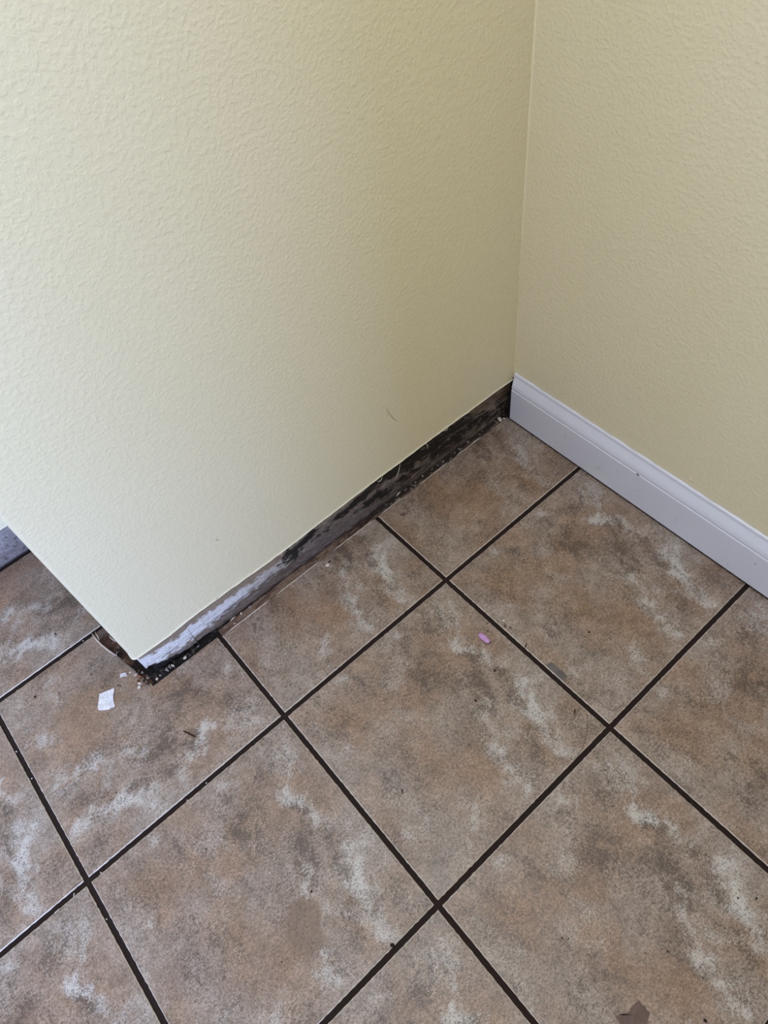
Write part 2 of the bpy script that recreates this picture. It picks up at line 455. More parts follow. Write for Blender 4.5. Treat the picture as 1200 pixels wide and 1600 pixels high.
# black mould patches
mk = np.zeros(Z.shape)
for cx, cq, rx, rq, st in [(.50, .62, .07, .24, 1.0), (.60, .76, .12, .17, 1.15), (.70, .80, .05, .08, .7), (.84, .66, .08, .16, 1.15), (.93, .74, .09, .15, 1.2), (1.04, .78, .08, .14, 1.),
                           (1.14, .84, .16, .22, 1.2), (1.30, .76, .16, .30, 1.3), (1.46, .72, .16, .34, 1.35), (1.62, .66, .14, .34, 1.25), (1.74, .52, .12, .30, 1.1), (1.10, .40, .34, .20, .85), (1.55, .40, .26, .24, 1.05), (1.85, .30, .2, .26, 1.0), (1.93, .55, .06, .4, .9), (1.99, .4, .05, .6, 1.3), (.58, .60, .22, .16, .62), (.80, .60, .2, .2, .66)]:
    mk = np.maximum(mk, st * np.exp(-((Xg - cx) / rx) ** 2 - ((Q - cq) / rq) ** 2))
mould = sstep(.36, .56, mk * .75 + (n_c - .5) * .9 + (n_b - .5) * .55)
C = blend(C, np.clip(mould * .96, 0, 1), L3(24, 21, 20))
# brown top at the right end, pale scratches
C = blend(C, sstep(1.66, 1.8, Xg) * sstep(.55, .75, Q + (n_st - .5) * .4) * .8, L3(104, 88, 74))
scr = sstep(.60, .70, fbm(Sg * 10 + Z * 22, Z * 60 - Sg * 14, 4, 91.0)) * sstep(.9, 1.2, Xg) * sstep(.1, .3, Q)
C = blend(C, scr * .5, L3(128, 118, 114))
C = blend(C, sstep(.52, .62, n_st) * sstep(.42, .25, Q) * sstep(.9, 1.2, Xg) * .7, L3(58, 40, 36))
C = blend(C, sstep(1.6, 1.75, Xg) * sstep(.62, .70, n_st) * .6, L3(150, 138, 126))
C = C * (1 + sstep(.35, .5, Xg)[..., None] * (.9 * (n_d - .5) + .9 * (n_b - .5))[..., None]).clip(.45, 1.6)
# darker towards the foot of the paper
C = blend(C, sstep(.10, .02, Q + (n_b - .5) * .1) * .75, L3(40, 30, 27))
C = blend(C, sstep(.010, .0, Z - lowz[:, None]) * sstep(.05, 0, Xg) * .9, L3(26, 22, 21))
C = np.where(endside[:, None, None], L3(48, 40, 37) * (0.6 + .8 * n_a[..., None]), C)
rel = (n_b - .5) * .006 * sstep(.9, .5, Q) + (n_st - .5) * .004 * sstep(.3, .8, Xg)
V = []
for s, (x, y, nx, ny) in enumerate(bp):
    for k in range(NZ):
        d = -.010 - .016 * max(0, 1 - Q[s, k]) * (1 if x > -.1 else .4) + rel[s, k]
        V.append(((x + nx * d) * T, (y + ny * d) * T, Z[s, k] * T))
F = [(s * NZ + k, s * NZ + k + 1, (s + 1) * NZ + k + 1, (s + 1) * NZ + k) for s in range(len(bp) - 1) for k in range(NZ - 1)]
bare = mesh_obj('bare_drywall_strip', V, F, MOLD, wall_left, True)
set_color(bare, C.reshape(-1, 3))
tag(bare, 'grey strip of bare drywall with black mould')

# sole plate coloured near-black for the dark of the hole under the rotted corner
def box_obj(name, lo, hi, mat, parent=None, bev=0.0):
    bm = bmesh.new(); bmesh.ops.create_cube(bm, size=1)
    for v in bm.verts:
        v.co = Vector([(lo[k] + hi[k]) / 2 + v.co[k] * (hi[k] - lo[k]) for k in range(3)]) * T
    if bev: bmesh.ops.bevel(bm, geom=bm.edges[:], offset=bev * T, segments=2, affect='EDGES')
    me = bpy.data.meshes.new(name); bm.to_mesh(me); bm.free(); me.materials.append(mat)
    o = bpy.data.objects.new(name, me); sc.collection.objects.link(o)
    if parent: o.parent = parent
    return o
box_obj('sole_plate', (-.325, .592, -.005), (2.0, .72, .12), WOOD, wall_left, .004)
box_obj('end_plate', (-.325, .725, -.005), (-.22, 1.69, .12), WOOD, wall_left, .004)

# scratches and marks in the paint
def tube(name, pts, r, mat, parent=None, seg=6, taper=True):
    V, F = [], []
    P = [Vector(q) for q in pts]
    for k, q in enumerate(P):
        t = (P[min(k + 1, len(P) - 1)] - P[max(k - 1, 0)]).normalized()
        a = t.orthogonal().normalized(); b = t.cross(a)
        rr = r * (0.45 if taper and k in (0, len(P) - 1) else 1.0)
        for m in range(seg):
            an = 2 * math.pi * m / seg
            V.append((q + (a * math.cos(an) + b * math.sin(an)) * rr))
    for k in range(len(P) - 1):
        for m in range(seg):
            F.append((k * seg + m, k * seg + (m + 1) % seg, (k + 1) * seg + (m + 1) % seg, (k + 1) * seg + m))
    F.append(tuple(range(seg - 1, -1, -1))); F.append(tuple((len(P) - 1) * seg + m for m in range(seg)))
    return mesh_obj(name, [v * T for v in V], F, mat, parent, True)
onw = lambda x, z, d=0.0: (x, WALL_Y(x) - d, z)
MARK, _nt, _b = new_mat('scratch_tan', lin(150, 138, 104), 0.7)  # tan of the scratches and one blister mark
MARKL, _nt, _b = new_mat('bare_paint_fleck', lin(226, 222, 214), 0.6)
tag(tube('scratch', [onw(x, z) for x, z in [(1.1691, .6991), (1.1819, .6465), (1.2002, .6015), (1.2204, .5677)]], .0016, MARK, wall_left), 'tan curved scratch')
tube('scratch', [onw(x, z) for x, z in [(1.1701, .6771), (1.1690, .6431)]], .0014, MARK, wall_left)
ring = [onw(.1907 + .006 * math.cos(a), .637 + .011 * math.sin(a)) for a in np.linspace(.5, 6.0, 12)]
tube('paint_blister', ring, .0014, MARKL, wall_left)
ring = [onw(.2122 + .005 * math.cos(a), .6236 + .006 * math.sin(a)) for a in np.linspace(2.5, 6.0, 8)]
tube('paint_blister', ring, .0018, MARK, wall_left)

# torn paper fibres curling out of the cut
FIB = [[(1.0435, .272, .002), (1.05, .268, .016), (1.0625, .274, .02), (1.09, .274, .002)],
       [(1.148, .19, .012), (1.160, .215, .020), (1.178, .25, .020), (1.205, .274, .004)],
       [(1.380, .277, .001), (1.383, .262, .012), (1.381, .236, .014)],
       [(1.494, .279, .001), (1.515, .275, .014), (1.54, .279, .003)],
       [(.452, .254, .001), (.446, .246, .008), (.440, .236, .006)],
       [(.095, .258, .001), (.086, .268, .006), (.075, .262, .004)]]
for f in FIB:
    tube('paper_fibre', [onw(x, z, d) for x, z, d in f], .0017, FIBRE, wall_left)
# caulk line up the inside corner, broken in places
V, F = [], []
NS = 120
for k in range(NS + 1):
    z = .95 + (ZTOP - .95) * (k / NS) ** 1.3
    w = .0065 * (0.4 + 1.0 * mnoise.noise(Vector((0, 0, z * 5))) * .5 + .5 * min(1, (z - .9) / .6))
    w = max(w, .0012)
    y = WALL_Y(2.02)
    V += [((2.02 - w) * T, (y - .0002) * T, z * T), ((2.02 - w * .45) * T, (y - w * .45) * T, z * T), ((2.02 - .0002) * T, (y - w) * T, z * T)]
for k in range(NS):
    a = k * 3
    F += [(a, a + 1, a + 4, a + 3), (a + 1, a + 2, a + 5, a + 4)]
tag(mesh_obj('corner_caulk', V, F, CAULK, wall_left, True), 'cream caulk line in the corner')

# right wall
V, F = [], []
def quad_prism(x0, x1, y0, y1, z0, z1):
    b = len(V)
    for x in (x0, x1):
        for y in (y0, y1):
            for z in (z0, z1): V.append((x * T, y * T, z * T))
    for f in [(0, 1, 3, 2), (4, 6, 7, 5), (0, 4, 5, 1), (2, 3, 7, 6), (0, 2, 6, 4), (1, 5, 7, 3)]: F.append(tuple(b + k for k in f))
quad_prism(2.02, 2.42, -4.9, .70, -.02, 7.0)
wall_right = mesh_obj('wall_right', V, F, PAINT)
tag(wall_right, 'pale yellow textured wall above the white baseboard', 'wall', kind='structure')
V = [(2.0180 * T, y * T, z * T) for y in np.linspace(.485, .60, 8) for z in np.linspace(-.005, .292, 30)]
F = [(a * 30 + b, a * 30 + b + 1, (a + 1) * 30 + b + 1, (a + 1) * 30 + b) for a in range(7) for b in range(29)]
o = mesh_obj('bare_drywall_strip', V, F, MOLD, wall_right, True)
_y = np.array([v[1] for v in V]) / T; _z = np.array([v[2] for v in V]) / T
set_color(o, L3(34, 28, 26)[None, :] * (0.5 + 1.2 * fbm(_y * 60, _z * 30, 3, 4.4))[:, None])
tag(o, 'dark mouldy strip behind the baseboard end')
NUB, _nt, _b = new_mat('paint_nub', lin(232, 220, 190), 0.5)
V, F = [], []
tube('paint_drip', [(2.021, -.553, .392), (2.016, -.560, .384), (2.017, -.567, .376), (2.021, -.571, .370)], .0035, NUB, wall_right)
# unseen partition added to shape the daylight, which comes past its free end
V, F = [], []
quad_prism(-2.7, 2.42, -4.9, -4.5, -.02, 7.0)
tag(mesh_obj('added_partition', V, F, PAINT), 'unseen pale yellow wall added to shape the daylight', 'wall', kind='structure')

# rear wall beyond the boxed-out corner
V, F = [], []
rp = [(-.345 - (8.0 - .345) * (k / 160) ** 2, 1.70, 0.0, -1.0) for k in range(161)]
wall_rear = sheet('wall_rear', rp, lambda x, y, s: .238 + .004 * float(fbm(np.array(x * 22.), np.array(5.), 3)), PAINT)
tag(wall_rear, 'pale yellow wall in the recess behind the outside corner', 'wall', kind='structure')
NX2, NZ2 = 260, 40
xs2 = np.linspace(-.345, -1.6, NX2); X2 = np.repeat(xs2[:, None], NZ2, 1); Z2 = np.repeat(np.linspace(-.006, .25, NZ2)[None, :], NX2, 0)
m1 = fbm(X2 * 14, Z2 * 30, 5, 7.0); m2 = fbm(X2 * 40, Z2 * 60, 4, 70.0)
C2 = np.zeros(Z2.shape + (3,)) + L3(158, 150, 150)
C2 = blend(C2, sstep(.42, .65, m1) * .55, L3(112, 104, 102))
C2 = blend(C2, sstep(.13, .03, Z2 + (m2 - .5) * .08) * .5, L3(88, 76, 72))
C2 = blend(C2, sstep(.66, .72, m2 + .08 * sstep(.2, .24, Z2)) * .8, L3(48, 40, 38))
C2 = blend(C2, sstep(.02, .0, Z2), L3(30, 24, 22))
V = [(X2[a, b] * T, (1.712 - .004 * m2[a, b]) * T, Z2[a, b] * T) for a in range(NX2) for b in range(NZ2)]
F = [(a * NZ2 + b, a * NZ2 + b + 1, (a + 1) * NZ2 + b + 1, (a + 1) * NZ2 + b) for a in range(NX2 - 1) for b in range(NZ2 - 1)]
o = mesh_obj('bare_drywall_strip', V, F, MOLD, wall_rear, True); set_color(o, C2.reshape(-1, 3))
tag(o, 'stained grey bare drywall strip')

# ------------------------------------------------------------------ baseboard on the right wall
prof = [(.000, .017), (.040, .017), (.0415, .020), (.0415, .236), (.0405, .241), (.0375, .2435), (.0372, .247), (.0395, .252), (.0385, .262), (.034, .276), (.027, .291),
        (.0195, .306), (.0145, .317), (.0135, .327), (.0115, .333), (.004, .337), (0, .337)]
V, F = [], []
ys = np.linspace(.512, -4.5, 120)
for y in ys:
    for k, (d, z) in enumerate(prof):
        yy = y
        if y == ys[0]: yy = .512 - .012 * (d / .04)          # coped end
        V.append(((2.02 - d) * T, yy * T, (z + (.0012 * mnoise.noise(Vector((0, y * 9, k))) if k > 12 else 0)) * T))
m = len(prof)
for s in range(len(ys) - 1):
    for k in range(m):
        a = s * m + k; b = s * m + (k + 1) % m
        F.append((a, a + m, b + m, b))
F.append(tuple(range(m))); F.append(tuple((len(ys) - 1) * m + k for k in range(m - 1, -1, -1)))
base_r = mesh_obj('baseboard_right', V, F, WHITE)
tag(base_r, 'white moulded baseboard along the right wall', 'baseboard', kind='structure')
def blob(name, loc, size, mat, parent=None, seed=0, sub=2, rough=.45, rot=0.0, shade=False):
    bm = bmesh.new(); bmesh.ops.create_icosphere(bm, subdivisions=sub, radius=1)
    lo = 9
    for v in bm.verts:
        n = v.co.normalized()
        k = 1 + rough * mnoise.noise(n * 1.6 + Vector((seed * 3.7, seed, 0))) + rough * .5 * mnoise.noise(n * 4 + Vector((seed, 0, seed)))
        v.co = Vector((n.x * size[0] * k, n.y * size[1] * k, n.z * size[2] * k)) * T
        lo = min(lo, v.co.z)
    for v in bm.verts: v.co.z -= lo                       # sits on its lowest point
    me = bpy.data.meshes.new(name); bm.to_mesh(me); bm.free(); me.materials.append(mat)
    if shade: me.polygons.foreach_set('use_smooth', [True] * len(me.polygons))
    o = bpy.data.objects.new(name, me); sc.collection.objects.link(o)
    o.location = Vector(loc) * T; o.rotation_euler = (0, 0, rot)
    if parent: o.parent = parent
    return o
for y, z, s in [(-.3278, .238, .007), (-.335, .240, .004), (-.9809, .176, .0045)]:
    blob('nick', (1.9785, y, z), (.0012, s, s * .7), SPECK, base_r, seed=int(abs(y * 100)), sub=1)
# thin ragged caulk between baseboard top and wall
V, F = [], []
ys3 = np.linspace(.505, -4.5, 300)
for y in ys3:
    r = max(.0010, .0030 + .0035 * mnoise.noise(Vector((y * 14, 3, 0))))
    V += [(2.0195 * T, y * T, (.337 + r * 1.3) * T), ((2.02 - r * .9) * T, y * T, (.3373 + r * .3) * T), ((2.02 - r * 1.5) * T, y * T, .3368 * T)]
for k in range(len(ys3) - 1):
    a = k * 3; F += [(a, a + 1, a + 4, a + 3), (a + 1, a + 2, a + 5, a + 4)]
tag(mesh_obj('caulk_bead', V, F, CAULK2, base_r), 'ragged cream caulk bead')

# ------------------------------------------------------------------ mortar strip and adhesive on the floor along the walls
def patch(name, x0, x1, nx, y0f, y1f, ny, zf, colf, mat, parent):
    xs_ = np.linspace(x0, x1, nx); V = []; cols = []
    Xp = np.repeat(xs_[:, None], ny, 1); tt = np.linspace(0, 1, ny)[None, :]
    Y0 = np.array([y0f(x) for x in xs_])[:, None]; Y1 = np.array([y1f(x) for x in xs_])[:, None]
    Yp = Y0 + (Y1 - Y0) * tt; Zp = zf(Xp, Yp, tt)
    Cp = colf(Xp, Yp, tt + 0 * Xp)
    V = [(Xp[a, b] * T, Yp[a, b] * T, Zp[a, b] * T) for a in range(nx) for b in range(ny)]
    F = [(a * ny + b, (a + 1) * ny + b, (a + 1) * ny + b + 1, a * ny + b + 1) for a in range(nx - 1) for b in range(ny - 1)]
    o = mesh_obj(name, V, F, mat, parent, True); set_color(o, Cp.reshape(-1, 3)); return o
def mort_col(X, Y, t):
    n = fbm(X * 40, Y * 60, 4, 2.0); n2 = fbm(X * 12, Y * 90, 4, 22.0)
    c = np.zeros(X.shape + (3,)) + L3(128, 106, 92)
    c = blend(c, sstep(.4, .65, n) * .6, L3(92, 68, 58))
    c = blend(c, sstep(.55, .68, n2) * .6, L3(62, 42, 36))
    c = blend(c, sstep(.62, 1.05, X + (n - .5) * .3) * sstep(-.1, .18, t + (n2 - .5) * .5) * .93, L3(34, 25, 24))
    c = blend(c, sstep(.58, .68, t + (n2 - .5) * .3), L3(30, 21, 19))
    c = blend(c, sstep(1.0, 1.2, X) * sstep(.66, .74, fbm(X * 70, Y * 70, 3, 9.0)) * .8, L3(150, 142, 142))
    return c
patch('mortar_strip', .012, 2.0, 420, lambda x: .5296 + .0015 * mnoise.noise(Vector((x * 30, 0, 0))), lambda x: .590, 22,
      lambda X, Y, t: -.0006 / T * (t < .06) + .0030 * (fbm(X * 45, Y * 45, 4, 8.0) - .3) + .004 * t, mort_col, MORTAR, floor)
patch('rot_dirt', -.365, .015, 120, lambda x: .546, lambda x: .640, 24,
      lambda X, Y, t: -.006 + .012 * (fbm(X * 60, Y * 60, 4, 18.0) - .3), lambda X, Y, t: blend(np.zeros(X.shape + (3,)) + L3(26, 22, 21), sstep(.6, .72, fbm(X * 80, Y * 80, 4, 5.)) * .7, L3(110, 100, 98)), MORTAR, floor)
def adh_col(X, Y, t):
    n = fbm(X * 30, Y * 30, 4, 6.0)
    c = np.zeros(X.shape + (3,)) + L3(84, 58, 46)
    c = blend(c, sstep(.45, .65, n), L3(58, 38, 30))
    c = blend(c, sstep(.93, .97, Y) * .8, L3(120, 104, 94))
    return blend(c, sstep(.66, .74, fbm(X * 60, Y * 60, 3, 66.0)) * .6, L3(150, 128, 116))
adh = patch('adhesive_bed', -.475, -.335, 40, lambda x: .56, lambda x: .992, 110,
            lambda X, Y, t: -.004 + .008 * (fbm(X * 22, Y * 22, 4, 14.0) - .4) - .004 * sstep(.9, .7, Y), adh_col, MORTAR, floor)
tag(adh, 'dark brown exposed adhesive')
# chipped pale rim of the cut tile
BROK, _nt, _b = new_mat('broken_tile_body', lin(206, 190, 178), 0.7)
tag(tube('chipped_rim', [(-.4640, 1.0, .002), (-.4625, .955, .002), (-.4560, .905, .003), (-.4430, .850, .003), (-.4300, .806, .002)], .0045, BROK, floor), 'pale broken tile rim')
tube('chipped_rim', [(-.4480, .996, .003), (-.4490, .965, .002), (-.4530, .940, .002)], .0032, BROK, floor)
tube('chipped_rim', [(-.4290, .806, .002), (-.4180, .822, .003), (-.4120, .812, .002)], .004, BROK, floor)
tube('chipped_rim', [(-.4030, .930, .002), (-.4050, .912, .005), (-.4000, .890, .004), (-.3960, .872, .002)], .003, BROK, floor)
CUTE, _nt, _b = new_mat('cut_edge_highlight', lin(222, 212, 202), 0.6)  # pale cut edge, coloured lighter to include the edge highlight
for k, (xa, xb) in enumerate([(.03, .30), (.33, .62), (.70, .98), (1.03, 1.18), (1.30, 1.52), (1.58, 1.78)]):
    V, F = [], []
    n = 40
    for q in range(n + 1):
        x = xa + (xb - xa) * q / n
        w = .0016 * (0.55 + .9 * float(fbm(np.array(x * 40.), np.array(k * 2.2), 3))) * min(1, 8 * q / n, 8 * (n - q) / n + .1)
        y = .5285 + .0006 * mnoise.noise(Vector((x * 25, 1, k)))
        for a in range(5):
            an = math.pi * a / 4
            V.append((x * T, (y + w * math.cos(an)) * T, (.0001 + w * .8 * math.sin(an)) * T))
    for q in range(n):
        for a in range(4): F.append((q * 5 + a, q * 5 + a + 1, q * 5 + a + 6, q * 5 + a + 5))
    tag(mesh_obj('cut_edge', V, F, CUTE, floor, True), 'cut tile edge coloured with its pale highlight')
# film and stain marks lying on the tile faces
def flat(name, pts, h, mat, parent=None, z=0.0, jitter=0.0, sub=0, curl=0.0, bev=True):
    if sub:
        q = []
        for a, b in zip(pts, pts[1:] + pts[:1]):
            for k in range(sub):
                t = k / sub; x = a[0] + (b[0] - a[0]) * t; y = a[1] + (b[1] - a[1]) * t
                q.append((x + jitter * mnoise.noise(Vector((x * 90, y * 90, 1))), y + jitter * mnoise.noise(Vector((x * 90, y * 90, 5)))))
        pts = q
    cx = sum(p_[0] for p_ in pts) / len(pts); cy = sum(p_[1] for p_ in pts) / len(pts); n = len(pts)
    V, F = [], []
    rings = 4
    for side in (0, 1):
        for r in range(rings, 0, -1):
            for p_ in pts:
                x = (p_[0] - cx) * r / rings; y = (p_[1] - cy) * r / rings
                lift = curl * (x * x * 14 + .25 * abs(y)) + curl * .15 * mnoise.noise(Vector((x * 40, y * 40, 2)))
                V.append((x * T, y * T, (side * h + max(0, lift)) * T))
        V.append((0, 0, side * h * T))
    M = rings * n + 1
    for side in (0, 1):
        o_ = side * M
        for r in range(rings - 1):
            for k in range(n):
                f = (o_ + r * n + k, o_ + r * n + (k + 1) % n, o_ + (r + 1) * n + (k + 1) % n, o_ + (r + 1) * n + k)
                F.append(f if side else f[::-1])
        for k in range(n):
            f = (o_ + (rings - 1) * n + k, o_ + (rings - 1) * n + (k + 1) % n, o_ + M - 1)
            F.append(f if side else f[::-1])
    for k in range(n): F.append((k, (k + 1) % n, M + (k + 1) % n, M + k))
    o = mesh_obj(name, V, F, mat, parent, loc=(cx * T, cy * T, z * T))
    me = o.data; bm = bmesh.new(); bm.from_mesh(me); bmesh.ops.recalc_face_normals(bm, faces=bm.faces[:]); bm.to_mesh(me); bm.free()
    return o
tag(flat('film_mark', [(1.0155, -.629), (1.046, -.636), (1.0455, -.7305), (1.0155, -.7309)], .0008, SMEAR, floor, sub=3, jitter=.002), 'grey rectangular film mark')
tag(flat('stain_mark', [(.226, -1.655), (.25, -1.668), (.273, -1.672), (.29, -1.668), (.3163, -1.677), (.322, -1.70), (.3158, -1.72), (.2878, -1.737), (.25, -1.715), (.2128, -1.683)], .0006, STAIN, floor, sub=3, jitter=.008), 'purplish brown stain')
tag(flat('stain_mark', [(1.105, .455), (1.125, .447), (1.13, .436), (1.115, .430), (1.10, .44)], .0006, STAIN, floor, sub=3, jitter=.006), 'reddish brown stain')

# ------------------------------------------------------------------ loose things on the floor
chip = flat('paint_chip', [(-.5846, .6863), (-.5173, .6613), (-.5336, .6401), (-.5482, .6140), (-.5574, .5836), (-.5653, .5810), (-.5747, .5876), (-.5898, .5885), (-.6096, .6049), (-.6232, .6155), (-.6241, .6263)],
            .0045, CHIP, sub=3, jitter=.002, curl=.03)
tag(chip, 'large white flat paint chip lying near the rotted wall corner', 'paint chip')
chip2 = flat('paint_chip', [(-.4648, .7037), (-.4558, .7054), (-.4362, .6931), (-.4407, .6727), (-.4516, .6829), (-.4703, .6909)], .004, CHIP, sub=3, jitter=.002, curl=.03)
tag(chip2, 'small white paint chip between the large chip and the wall edge', 'paint chip')

bm = bmesh.new(); bmesh.ops.create_uvsphere(bm, u_segments=28, v_segments=18, radius=1)
for v in bm.verts:
    n = v.co.copy()
    e = 2.6
    x = math.copysign(abs(n.x) ** (2 / e), n.x); y = math.copysign(abs(n.y) ** (2 / e), n.y)
    k = 1 + .10 * mnoise.noise(n * 3)
    v.co = Vector((x * .0135 * k, y * .0325 * k * (1 - .08 * x), n.z * .011 * k + .011)) * T
me = bpy.data.meshes.new('pellet'); bm.to_mesh(me); bm.free(); me.materials.append(PELLET)
me.polygons.foreach_set('use_smooth', [True] * len(me.polygons))
pel = bpy.data.objects.new('pellet', me); sc.collection.objects.link(pel)
pel.location = (.909 * T, -.350 * T, -.0002); pel.rotation_euler = (0, 0, math.atan2(-.0513, .0023) + math.pi / 2)
tag(pel, 'lavender speckled oblong pellet on a tile beside the grout line', 'pellet')

tw = tube('twig', [(-.3806, .256, .006), (-.374, .247, .006), (-.371, .2423, .005), (-.3633, .2215, .005), (-.357, .208, .004), (-.3517, .1963, .004)], .0042, TWIG)
tag(tw, 'short dark brown twig on the tile below the rotted corner', 'twig')
st = tube('straw_strand', [(-.9613, .4255, .0022), (-.925, .419, .003), (-.8889, .4139, .003), (-.85, .409, .0022), (-.8145, .4047, .0022)], .0019, STRAW)
tag(st, 'thin pale straw strand lying on the left tile', 'straw')
h1 = tube('hair_strand', [(.9649, -.2972, .0015), (.972, -.304, .002), (.978, -.3052, .002), (.985, -.304, .002), (.9895, -.300, .0015)], .0015, HAIR)
tag(h1, 'short dark curled hair strand just above the lavender pellet', 'hair')
h2 = tube('hair_strand', [(.7523, -1.2005, .0015), (.7555, -1.206, .002), (.7600, -1.2105, .002), (.767, -1.2139, .0015)], .0015, HAIR)
tag(h2, 'short dark curled hair strand on the lower right tile', 'hair')
hl = [(.9836, -.8835), (.962, -.912), (.9357, -.9341), (.905, -.955), (.8735, -.9691), (.843, -.980), (.8133, -.9859), (.785, -.982), (.7588, -.9712)]
TANH, _nt, _b = new_mat('long_tan_hair', lin(104, 84, 68), 0.5)
h3 = tube('hair_strand', [(x, y, .0012) for x, y in hl], .0010, TANH)
tag(h3, 'long faint hair strand curving across the central tile corner', 'hair')
hl = [(1.0686, -.8651), (1.055, -.895), (1.0536, -.9295), (1.066, -.962), (1.0914, -.972), (1.13, -.975)]
h4 = tube('hair_strand', [(x, y, .0012) for x, y in hl], .0010, TANH)
tag(h4, 'long faint hair strand curving inside the corner of the tile by the baseboard', 'hair')
rods = [((1.0093, -.5096), (1.0319, -.5006), 'small dark sliver beside the grout between the pellet and the film mark'),
        ((.9544, -.8485), (.9371, -.8632), 'small dark sliver on the right corner of the central tile'),
        ((.1801, -.5915), (.1685, -.6085), 'small dark sliver on the left half of the central tile')]
for a, b, l in rods:
    o = tube('debris_sliver', [(a[0], a[1], .003), ((a[0] + b[0]) / 2, (a[1] + b[1]) / 2, .0035), (b[0], b[1], .003)], .003, SPECK)
    tag(o, l, 'debris')
for pts_, l in [([(1.0014, -1.3781), (1.004, -1.392), (.996, -1.405), (.9874, -1.4176)], 'dark shred of dried grout lying on the joint of the lower right tile'),
                ([(1.18, -.004), (1.21, -.010), (1.245, -.010), (1.275, -.006)], 'dark shred lying in the joint below the back corner tile')]:
    o = tube('grout_shred', [(x, y, .003) for x, y in pts_], .0036, SPECK); tag(o, l, 'debris')

# specks of dirt scattered over the tiles: one prototype per size, copied
DS = [(-.8243, .893, .0062, 'largest dark speck on the tile left of the paint chips'), (-.7287, .8248, .0035, 'small dark speck right of the largest speck on the left tile'),
      (-.5676, .8043, .0045, 'dark speck between the grout line and the small paint chip'), (-.4964, .6628, .0036, 'upper of two dark specks between the two paint chips'),
      (-.4911, .6534, .0036, 'lower of two dark specks between the two paint chips'), (-.4545, .538, .0035, 'dark speck below the crumbled wall corner'),
      (-.7413, .2284, .0035, 'dark speck on the left tile between straw and lower grout'), (.9506, -.3336, .0042, 'dark speck beside the upper end of the lavender pellet'),
      (.9178, -.3803, .0042, 'dark speck touching the lower end of the lavender pellet'), (1.0251, -.371, .0048, 'dark speck at the grout edge right of the pellet'),
      (1.0384, -.395, .0044, 'dark speck right of the grout line near the pellet'), (1.031, -.362, .003, 'tiny dark speck next to the white crumb by the grout line'),
      (1.2785, -.6564, .0055, 'lone dark speck in the middle of the tile by the baseboard'), (.8322, -.4915, .0055, 'dark brown speck below the lavender pellet'),
      (.6702, -.5316, .006, 'dark brown speck on the upper right of the central tile'), (1.0442, -.8184, .003, 'tiny dark speck near the lower corner of the tile by the baseboard'),
      (-.2177, -.9832, .0085, 'black fleck on the grout edge of the scuffed tile'), (-.3357, -.6398, .0048, 'black speck above the brown scuff mark'),
      (-.5631, -.7498, .003, 'tiny dark speck left of the brown scuff mark'), (.2639, -1.3779, .0036, 'left of two dark specks on the lower right tile'),
      (.2796, -1.3944, .0028, 'right of two dark specks on the lower right tile'), (.8389, -1.7144, .004, 'left dark speck near the right edge of the lower right tile'),
      (.8861, -1.7591, .004, 'right dark speck near the right edge of the lower right tile'), (.5111, -1.6511, .0036, 'dark speck right of centre on the lower right tile'),
      (.5365, -1.778, .003, 'dark speck low on the right side of the lower right tile'), (.4396, -1.8561, .006, 'dark brown speck at the bottom of the lower right tile'),
      (-.5678, -.2277, .004, 'brown speck in the pale cloud of the scuffed tile'), (-.6034, 1.1295, .005, 'dark speck on the recess tile left of the wall'),
      (.2282, -.2884, .004, 'dark speck near the left corner of the central tile')]
protos = []
for k in range(3):
    protos.append(blob('dirt_speck', (0, 0, 0), (1, .75, .5), SPECK, seed=k + 1, sub=2))
used = [False] * 3
for k, (x, y, r, l) in enumerate(DS):
    q = k % 3
    if not used[q]: o = protos[q]; used[q] = True
    else:
        o = protos[q].copy(); sc.collection.objects.link(o)
    o.location = (x * T, y * T, -.0001); o.scale = (r, r, r); o.rotation_euler = (0, 0, k * 1.7)
    tag(o, l, 'dirt speck', 'dark dirt specks on the tiles')
for (x, y, r, l) in [(1.0413, -.3475, .0065, 'round white crumb beside the grout line near the lavender pellet'), (.628, .4779, .0125, 'white plaster crumb on the tile under the mouldy wall'),
                     (1.7883, -.961, .0065, 'round white crumb on the tile near the baseboard')]:
    o = blob('white_crumb', (x, y, 0), (r, r * .8, r * .6), CRUMB_W, seed=int(x * 50), sub=2); tag(o, l, 'crumb', 'single white crumbs on the tiles')
o = blob('dirt_speck', (.650, .488, 0), (.007, .005, .004), SPECK, seed=9); tag(o, 'dark fleck touching the white plaster crumb under the mouldy wall', 'dirt speck')
GW = [(-1.0003, .5491, 'white crumb in the left grout line, second from its top'), (-1.0032, .7116, 'white crumb at the top of the left grout line'),
      (-.4245, -.0036, 'white crumb in the grout line above the scuffed tile'), (-.9427, -.0061, 'white crumb in the grout just right of the left crossing'),
      (-1.0042, -.173, 'crumb in the grout line just below the left crossing'), (-.5252, -.0075, 'crumb midway along the grout line above the scuffed tile'),
      (-.5168, 1.0, 'white crumb in the recess grout line')]
for x, y, l in GW:
    o = blob('grout_crumb', (x, y, ZG), (.0032, .0026, .003), CRUMB_W, seed=int(abs(x * y) * 90) + 2, sub=2); tag(o, l, 'crumb', 'pale crumbs sitting in the grout joints')
for a, b, l in [((-1.0601, -.0018), (-1.0684, -.0147), 'white sliver across the grout left of the left crossing'), ((-1.1527, -.0139), (-1.1307, -.0131), 'pale flake along the grout at the left edge')]:
    o = tube('plaster_sliver', [(a[0], a[1], .002), (b[0], b[1], .002)], .004, CRUMB_W); tag(o, l, 'debris')

